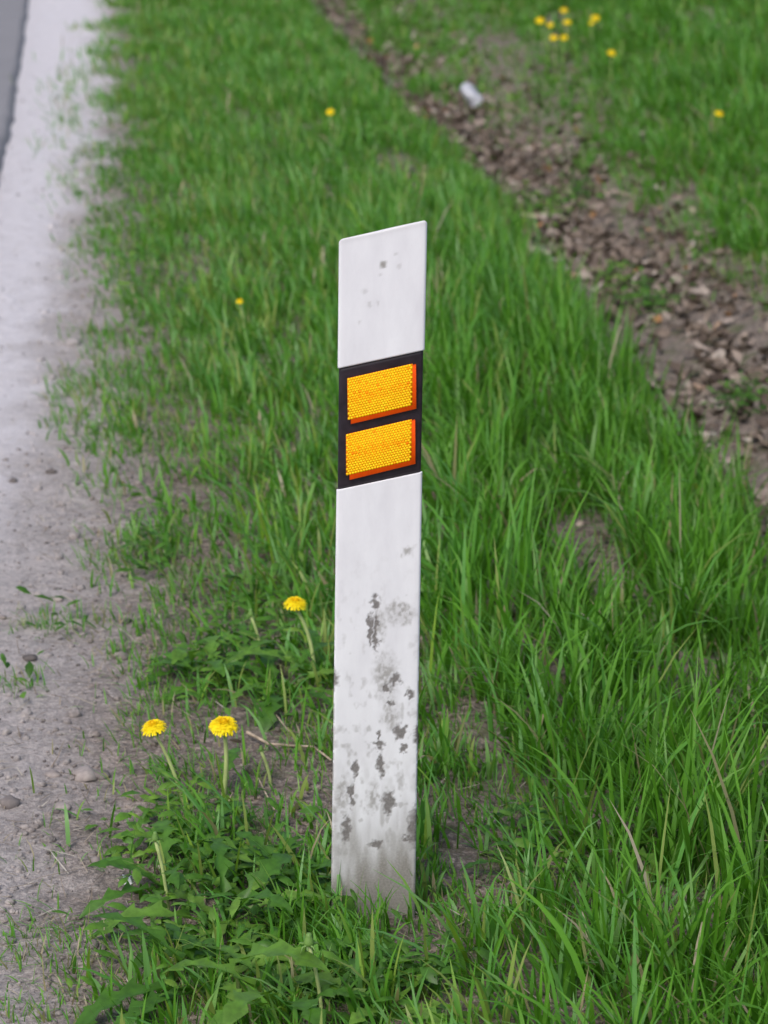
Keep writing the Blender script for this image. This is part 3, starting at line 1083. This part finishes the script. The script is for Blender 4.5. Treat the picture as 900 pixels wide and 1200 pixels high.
# flower head meshes, built around the origin with +z out of the flower
def petals_mesh(R, seed, dome=1.0):
    rr = random.Random(seed)
    parts = []
    for rho, zt, cnt, tv in ((1.0, -.24, 36, .02), (.97, .00, 36, .05), (.86, .20, 34, .12), (.70, .34, 30, .25), (.52, .43, 24, .42), (.34, .49, 16, .6), (.16, .52, 9, .75), (.03, .53, 4, .8)):
        for k in range(cnt):
            a = 2 * pi * (k + rr.uniform(-.4, .4)) / cnt
            d = Vector((cos(a), sin(a), 0))
            s_ = Vector((-sin(a), cos(a), 0))
            jr, jz = rr.uniform(.90, 1.10), rr.uniform(-.05, .05)
            p0 = d * (R * (.10 + .22 * rho)) + Vector((0, 0, R * .08))
            p2 = d * (R * rho * jr) + Vector((0, 0, R * (zt * dome + jz)))
            p1 = (p0 + p2) * .5 + Vector((0, 0, R * .14)) + d * (R * .05)
            tip = p2 + (p2 - p1) * .12 - Vector((0, 0, R * .05))
            w = R * .16
            V = [p0 - s_ * w * .3, p0 + s_ * w * .3, p1 - s_ * w * .5, p1 + s_ * w * .5, p2 - s_ * w * .45, p2 + s_ * w * .45, tip]
            parts.append(([tuple(p) for p in V], [(0, 1, 3, 2), (2, 3, 5, 4)], [(4, 5, 6)], (min(1, max(0, tv + rr.uniform(-.12, .12))), 0, 0)))
    return merge(parts)

def calyx_mesh(R, seed):
    rr = random.Random(seed)
    V, Q, n = [], [], 10
    prof = [(.10, -.55), (.26, -.48), (.36, -.28), (.38, -.06), (.34, .10)]
    for r, z in prof:
        for k in range(n):
            a = 2 * pi * k / n
            V.append((r * R * cos(a), r * R * sin(a), z * R))
    for i in range(len(prof) - 1):
        for k in range(n):
            k2 = (k + 1) % n
            Q.append((i * n + k, i * n + k2, (i + 1) * n + k2, (i + 1) * n + k))
    parts = [(V, Q, None, (.5, 0, 0))]
    for k in range(9):                            # reflexed outer bracts
        a = 2 * pi * k / 9 + rr.uniform(-.2, .2)
        d = Vector((cos(a), sin(a), 0))
        s_ = Vector((-sin(a), cos(a), 0)) * R * .09
        p0, p1, p2 = d * R * .30 + Vector((0, 0, -.42 * R)), d * R * .55 + Vector((0, 0, -.50 * R)), d * R * .70 + Vector((0, 0, -.78 * R))
        parts.append(([tuple(p) for p in (p0 - s_, p0 + s_, p1 - s_, p1 + s_, p2)], [(0, 1, 3, 2)], [(2, 3, 4)], (.5, 0, 0)))
    return merge(parts)

def bez(p0, p1, p2, n):
    return [p0 * (1 - t) ** 2 + p1 * 2 * t * (1 - t) + p2 * t * t for t in [i / (n - 1) for i in range(n)]]

def dandelion(base, head, R, tilt, seed, label, group, nleaf, lscale, bow=.3, rad=.0028, dome=1.0, spread=(0, 2 * pi)):
    """plant rooted at base; the flower's centre stands at head"""
    root = empty('dandelion', base)
    tag(root, label, 'dandelion', group)
    h = head - base
    side = Vector((h.x, h.y, 0))
    mid = h * .5 + Vector((-side.x * bow, -side.y * bow, h.z * .08))
    end = h - Vector((0, 0, R * .45))
    pts = bez(Vector((0, 0, -.008)), mid, end, 9)
    v, q, t, c = merge([tube(pts, [rad * (1.12 - .04 * i) for i in range(9)])])
    link('stem', np_mesh('stem', v, q, t, None, smooth=True), M['stem'], root)
    v, q, t, c = petals_mesh(R, seed, dome)
    fh = link('flower_head', np_mesh('flower_head', v, q, t, c), M['petal'], root)
    fh.location = h
    fh.rotation_euler = tilt
    v, q, t, c = calyx_mesh(R, seed)
    link('bracts', np_mesh('bracts', v, q, t, None, smooth=True), M['sepal'], fh)
    leaves_for(root, nleaf, lscale, seed + 5, spread)
    return root

def fore(base_px, head_px, R, tilt, seed, label, nleaf, **kw):
    b = at(*base_px)
    hd = at_y(head_px[0], head_px[1], b.y)
    return dandelion(b, hd, R, tilt, seed, label, 'dandelions in bloom near the post', nleaf, kw.pop('ls', 1.0), **kw)

fore((217, 942), (180, 852), .0190, (.05, -.22, 0), 1, 'left of the two low dandelions in bloom, its stem leaning left', 4, bow=.1, ls=.65)
fore((260, 940), (262, 850), .0225, (.10, .03, 0), 2, 'larger right one of the two low dandelions in bloom, straight thick stem', 4, ls=.65, rad=.0038, bow=-2.2)
fore((369, 804), (346, 707), .0190, (.06, .04, 0), 3, 'dandelion in bloom standing closest to the post, above the other two', 5, bow=.55, rad=.0036, ls=.8)

FAR = [(633, 24, .026, 'dandelion bloom at the left end of the far bank cluster'), (661, 12, .022, 'topmost dandelion bloom of the far bank cluster'),
       (645, 29, .018, 'small dandelion bloom beside the left end of the far bank cluster'), (665, 26, .023, 'dandelion bloom in the middle right of the far bank cluster'),
       (649, 44, .022, 'lowest left dandelion bloom of the far bank cluster'), (661, 44, .021, 'lowest right dandelion bloom of the far bank cluster'),
       (698, 21, .025, 'dandelion bloom standing right of the far bank cluster'), (693, 27, .014, 'tiny dandelion bloom just below left of the one right of the cluster'),
       (717, 62, .023, 'single dandelion bloom below right of the far bank cluster'), (843, 133, .020, 'lone dandelion bloom at the right side of the far bank'),
       (387, 131, .018, 'small half open dandelion in the verge grass above the post'), (281, 353, .011, 'tiny yellow dandelion bud in the verge grass left of the post top')]
for i, (px, py, R, lab) in enumerate(FAR):
    hst = random.uniform(.12, .15) if px > 500 else .11
    g = at(px, py, hst)
    hd = at_y(px, py, g.y)
    b = Vector((hd.x + random.uniform(-.02, .03), g.y, 0))
    b.z = tz(b.x, b.y)
    dandelion(b, hd, R * .80, (random.uniform(.1, .5), random.uniform(-.3, .3), 0), 20 + i, lab, 'far dandelions in the grass', 3, .8, rad=.0024)

def bud(base_px, head_px, label, seed, r=.0042):
    b = at(*base_px)
    hd = at_y(head_px[0], head_px[1], b.y)
    root = empty('dandelion_bud', b)
    tag(root, label, 'bud', 'closed dandelion stalks')
    h = hd - b
    v, q, t, c = merge([tube(bez(Vector((0, 0, -.008)), h * .5 + Vector((.006, 0, 0)), h, 7), [.0026] * 7)])
    link('stem', np_mesh('stem', v, q, t, None, smooth=True), M['stem'], root)
    pr = [(-.2, .5), (.3, 1.25), (1.2, 1.35), (2.2, 1.0), (3.2, .75), (4.0, .55)]
    v, q, t, c = merge([tube([h + Vector((0, 0, z * r * .8)) for z, k in pr], [r * k for z, k in pr], 8)]
                       + [tube([h + Vector((0, 0, r * .2)), h + Vector((cos(a) * r * 2.2, sin(a) * r * 2.2, r * .3)), h + Vector((cos(a) * r * 3.0, sin(a) * r * 3.0, -r * 1.0))], [r * .35, r * .3, r * .06], 4)
                          for a in (.3, 1.5, 2.7, 3.9, 5.2)])
    link('bud_head', np_mesh('bud_head', v, q, t, None, smooth=True), M['sepal'], root)
bud((308, 772), (294, 722), 'pale closed bud stalk between the post and the upper dandelion, left of it', 1)
bud((198, 1070), (182, 985), 'closed bud stalk rising from the leafy clump at lower left', 2)
bud((378, 1196), (362, 1108), 'pale closed bud stalk below the foot of the post', 3, .0055)
bud((318, 925), (306, 880), 'short closed bud stalk on the bare soil right of the dandelion pair', 4, .003)

# leafy rosettes with no flower
ROS = [((222, 1000), 9, .8, 'leafy rosette under the pair of low dandelions'), ((300, 1035), 9, .8, 'dark leafy rosette between the low dandelions and the post foot'),
       ((345, 1040), 9, .8, 'leafy rosette against the left side of the post foot'), ((200, 1050), 9, .9, 'leafy rosette at the left of the lower clump'),
       ((265, 1090), 11, 1.1, 'large leafy rosette in the middle of the lower clump'), ((350, 1120), 9, 1.0, 'leafy rosette below the post foot'),
       ((240, 1170), 10, 1.1, 'leafy rosette at the bottom edge under the lower clump'), ((330, 1190), 9, 1.0, 'leafy rosette at the bottom edge beside the pale bud stalk'),
       ((425, 1165), 7, .6, 'sparse leafy rosette in front of the post foot'), ((455, 1195), 8, .9, 'leafy rosette at the bottom edge in front of the post'),
       ((255, 800), 10, 1.0, 'leafy rosette above the larger low dandelion'), ((330, 815), 9, .9, 'leafy rosette at the stem foot of the upper dandelion'),
       ((225, 790), 8, .8, 'leafy rosette at the left above the dandelion pair'), ((290, 770), 7, .75, 'leafy rosette beside the pale closed bud stalk'),
       ((720, 1010), 7, .9, 'leafy rosette half hidden in the long grass at right'), ((620, 1020), 6, .8, 'small leafy rosette in the grass right of the post foot')]
for i, (p, n, s, lab) in enumerate(ROS):
    r = empty('leafy_rosette', at(*p))
    tag(r, lab, 'weed', 'leafy dandelion rosettes')
    leaves_for(r, n, s, 700 + i)

# low small-leaved weeds: lower left clump, shoulder strip, ditch patches
def small_weeds():
    rng = np.random.default_rng(66)
    spots = [((200, 985), .10, .12, 110), ((300, 1050), .14, .20, 230), ((370, 1060), .06, .10, 70), ((240, 1120), .14, .14, 120), ((60, 738), .09, .12, 12),
             ((15, 800), .05, .08, 6), ((270, 790), .12, .2, 120), ((755, 362), .09, .20, 230), ((640, 250), .10, .28, 260), ((680, 235), .06, .2, 120), ((870, 480), .06, .12, 90), ((720, 330), .06, .15, 80),
             ((880, 465), .05, .1, 60), ((460, 1160), .12, .1, 160), ((640, 985), .08, .10, 90), ((520, 170), .10, .6, 220), ((320, 700), .10, .25, 160), ((180, 330), .07, .6, 90), ((170, 640), .06, .3, 70), ((130, 200), .08, .8, 90)]
    parts = []
    for (px, py), rx, ry, n in spots:
        p = at(px, py)
        tcl = rng.uniform(.2, .7)
        for _ in range(n):
            x, y = p.x + rng.normal(0, rx * .55), p.y + rng.normal(0, ry * .55)
            if math.hypot(x, y - .03) < .07:
                continue
            z = tz(x, y) + rng.uniform(.006, .05)
            L = rng.uniform(.016, .045)
            w = L * rng.uniform(.14, .28)
            a = rng.uniform(0, 6.28)
            el = rng.uniform(-.3, .6)
            d = np.array([cos(a) * cos(el), sin(a) * cos(el), sin(el)])
            s_ = np.array([-sin(a), cos(a), rng.normal(0, .3)])
            dn = np.array([0, 0, -.18 * L])
            o = np.array([x, y, z])
            V = [o, o + d * L * .4 - s_ * w * .8, o + d * L * .42 - dn * .6, o + d * L * .4 + s_ * w * .8, o + d * L * .75 - s_ * w * .6 + dn * .3, o + d * L * .78, o + d * L * .75 + s_ * w * .6 + dn * .3, o + d * L + dn]
            parts.append((V, [(1, 2, 5, 4), (2, 3, 6, 5)], [(0, 2, 1), (0, 3, 2), (4, 5, 7), (5, 6, 7)], (min(1, max(0, tcl + rng.normal(0, .2))), 0, 0)))
    v, q, t, c = merge(parts)
    o = link('small_weeds', np_mesh('small_weeds', v, q, t, c), M['weed'])
    tag(o, 'small leaved green weeds creeping over soil and ditch', 'weeds', kind='stuff')
small_weeds()

# ------------------------------------------------------------------ litter and twigs
def cup():
    p = at(553, 128)
    root = empty('plastic_cup', p + Vector((0, 0, .05)))
    tag(root, 'crumpled pale plastic cup lying on brown leaves in the ditch', 'plastic cup')
    n, V, Q = 18, [], []
    prof = [(.004, -.012), (.014, -.009), (.022, -.003), (.029, .008), (.035, .03), (.040, .055), (.041, .075), (.040, .092), (.041, .100), (.042, .106), (.039, .108), (.036, .085), (.032, .03), (.020, .004)]
    rr = random.Random(3)
    for r, z in prof:
        for k in range(n):
            a = 2 * pi * k / n
            d = r * (1 + .20 * sin(2 * a + z * 45) + .11 * sin(5 * a - z * 90) + rr.uniform(-.05, .05))
            V.append((d * cos(a), d * sin(a) * .82, z - .055))
    for i in range(len(prof) - 1):
        for k in range(n):
            Q.append((i * n + k, i * n + (k + 1) % n, (i + 1) * n + (k + 1) % n, (i + 1) * n + k))
    T = []
    for base in (0, (len(prof) - 1) * n):
        V.append((0, 0, V[base][2]))
        for k in range(n):
            T.append((base + k, base + (k + 1) % n, len(V) - 1))
    wall = link('cup_wall', np_mesh('cup_wall', V, Q, T, None, smooth=True), M['plastic'], root)
    rim = []
    for k in range(n + 1):
        a = 2 * pi * k / n
        d = .0425 * (1 + .10 * sin(3 * a + 4.4) + .05 * sin(5 * a - 7.7))
        rim.append((d * cos(a), d * sin(a) * .82, .055))
    v, q, t, c = merge([tube(rim, [.0022] * (n + 1), 6, cap=False)])
    link('rim', np_mesh('rim', v, q, t, None, smooth=True), M['plastic'], root)
    ax = Vector((.055, -.035, -.075)).normalized()      # tipped over, mouth down towards the right
    root.rotation_euler = ax.to_track_quat('Z', 'Y').to_euler()
cup()

def scrap(px, py, w, h, label, seed, mat):
    rr = random.Random(seed)
    p = at(px, py)
    V, Q, n = [], [], 5
    for i in range(n):
        for j in range(n):
            u, v = i / (n - 1) - .5, j / (n - 1) - .5
            V.append((u * w * rr.uniform(.8, 1.1), v * h * rr.uniform(.8, 1.1), rr.uniform(0, .010) + .014 * abs(u) + .004))
    for i in range(n - 1):
        for j in range(n - 1):
            a = i * n + j
            Q.append((a, a + 1, a + n + 1, a + n))
    me = np_mesh('paper_scrap', V, Q, None)
    o = link('paper_scrap', me, mat)
    o.location = p + Vector((0, 0, .012))
    o.rotation_euler = (.35, .2, rr.uniform(0, 3))
    md = o.modifiers.new('thickness', 'SOLIDIFY')
    md.thickness = .0006
    tag(o, label, 'litter')
scrap(652, 313, .028, .040, 'small bright white scrap at the near edge of the ditch', 1, M['paper'])
scrap(632, 298, .030, .034, 'greyish paper scrap just above the bright white scrap', 2, mat_plain('grey scrap', (.50, .47, .46), .7))
scrap(147, 1041, .015, .018, 'tiny white scrap on soil left of the lower leafy clump', 3, M['paper'])

def twig(pix, rad, label, seed, name='twig', lift=.012):
    rr = random.Random(seed)
    pts = []
    for px, py in pix:
        q = at(px, py)
        pts.append(q + Vector((0, 0, lift + rr.uniform(0, .004))))
    o0 = pts[0].copy()
    pts = [p - o0 for p in pts]
    v, q, t, c = merge([tube(pts, [rad * (1 - .5 * i / len(pts)) for i in range(len(pts))], 6)])
    o = link(name, np_mesh(name, v, q, t, None, smooth=True), M['twig'])
    o.location = o0
    tag(o, label, 'twig', 'dry twigs lying on the ground')
twig([(290, 869), (315, 879), (340, 886), (368, 893), (388, 901)], .0028, 'pale dry twig lying on soil between the dandelions and the post', 1)
twig([(312, 838), (325, 850), (338, 862), (350, 870)], .0014, 'thin dry stalk just above the pale twig left of the post', 2)
twig([(884, 511), (893, 519), (905, 530), (918, 541)], .0022, 'pale straw stalk in the ditch at the right picture edge', 3)
twig([(303, 920), (312, 936), (322, 952)], .0014, 'thin dry stalk on the bare soil just left of the post foot', 4)
twig([(698, 228), (720, 226), (738, 232)], .004, 'dark short twig on leaves at the middle of the ditch', 5)

# ------------------------------------------------------------------ grass tufts hugging the post's foot
def foot_tufts():
    rng = np.random.default_rng(99)
    n = 190
    X = rng.uniform(-.15, .02, n)
    Y = rng.uniform(-.16, -.035, n)
    X[-34:] = rng.uniform(-.06, .09, 34)
    Y[-34:] = rng.uniform(-.06, -.012, 34)
    H = rng.uniform(.05, .11, n)
    H[-34:] *= .6
    v, q, t, c = blades(X, Y, H, rng.uniform(.0025, .005, n), np.abs(rng.normal(.3, .25, n)), rng.uniform(.2, 1.4, n), rng.uniform(0, 2 * pi, n),
                        np.clip(rng.normal(.35, .2, n), 0, .9), S=5, seed=12)
    o = link('foot_grass', np_mesh('foot_grass', v, q, t, c), M['grass'])
    tag(o, 'short grass blades growing in front of the post foot', 'grass', kind='stuff')
foot_tufts()

# thin grass straggling over the gravel
def shoulder_tufts():
    rng = np.random.default_rng(123)
    A = []
    for px, py, rx, ry, n in [(25, 735, .05, .05, 40), (60, 730, .05, .05, 60), (95, 738, .05, .06, 70), (12, 800, .04, .04, 50), (40, 805, .03, .04, 20), (60, 1090, .07, .07, 120), (25, 1125, .06, .06, 90), (100, 1150, .07, .07, 160), (60, 1190, .08, .06, 160),
                              (160, 1120, .06, .08, 140), (150, 780, .05, .1, 90), (200, 700, .06, .14, 150), (170, 830, .05, .1, 90), (130, 650, .05, .15, 90), (120, 560, .05, .2, 80), (110, 440, .05, .25, 80), (95, 300, .05, .3, 80),
                              (90, 220, .07, .4, 120), (75, 150, .08, .5, 130), (90, 100, .1, .6, 160), (300, 930, .07, .1, 60), (120, 880, .05, .08, 30), (100, 1010, .06, .06, 40), (215, 900, .06, .06, 50), (40, 1000, .06, .08, 25)]:
        p = at(px, py)
        A.append(np.stack([rng.normal(p.x, rx * .7, n), rng.normal(p.y, ry * .7, n), np.full(n, 1 + max(0, p.y) * .12)], -1))
    A = np.concatenate(A)
    n = len(A)
    v, q, t, c = blades(A[:, 0], A[:, 1], rng.uniform(.012, .045, n) * A[:, 2], rng.uniform(.0018, .0036, n) * A[:, 2], np.abs(rng.normal(.45, .35, n)), np.abs(rng.normal(.5, .5, n)), rng.uniform(0, 2 * pi, n),
                        np.where(rng.random(n) < .2, rng.uniform(.92, 1, n), np.clip(rng.normal(.5, .2, n), 0, .9)), S=3, seed=14)
    o = link('shoulder_grass', np_mesh('shoulder_grass', v, q, t, c), M['grass'])
    tag(o, 'thin grass straggling over the gravel of the shoulder', 'grass', kind='stuff')
shoulder_tufts()
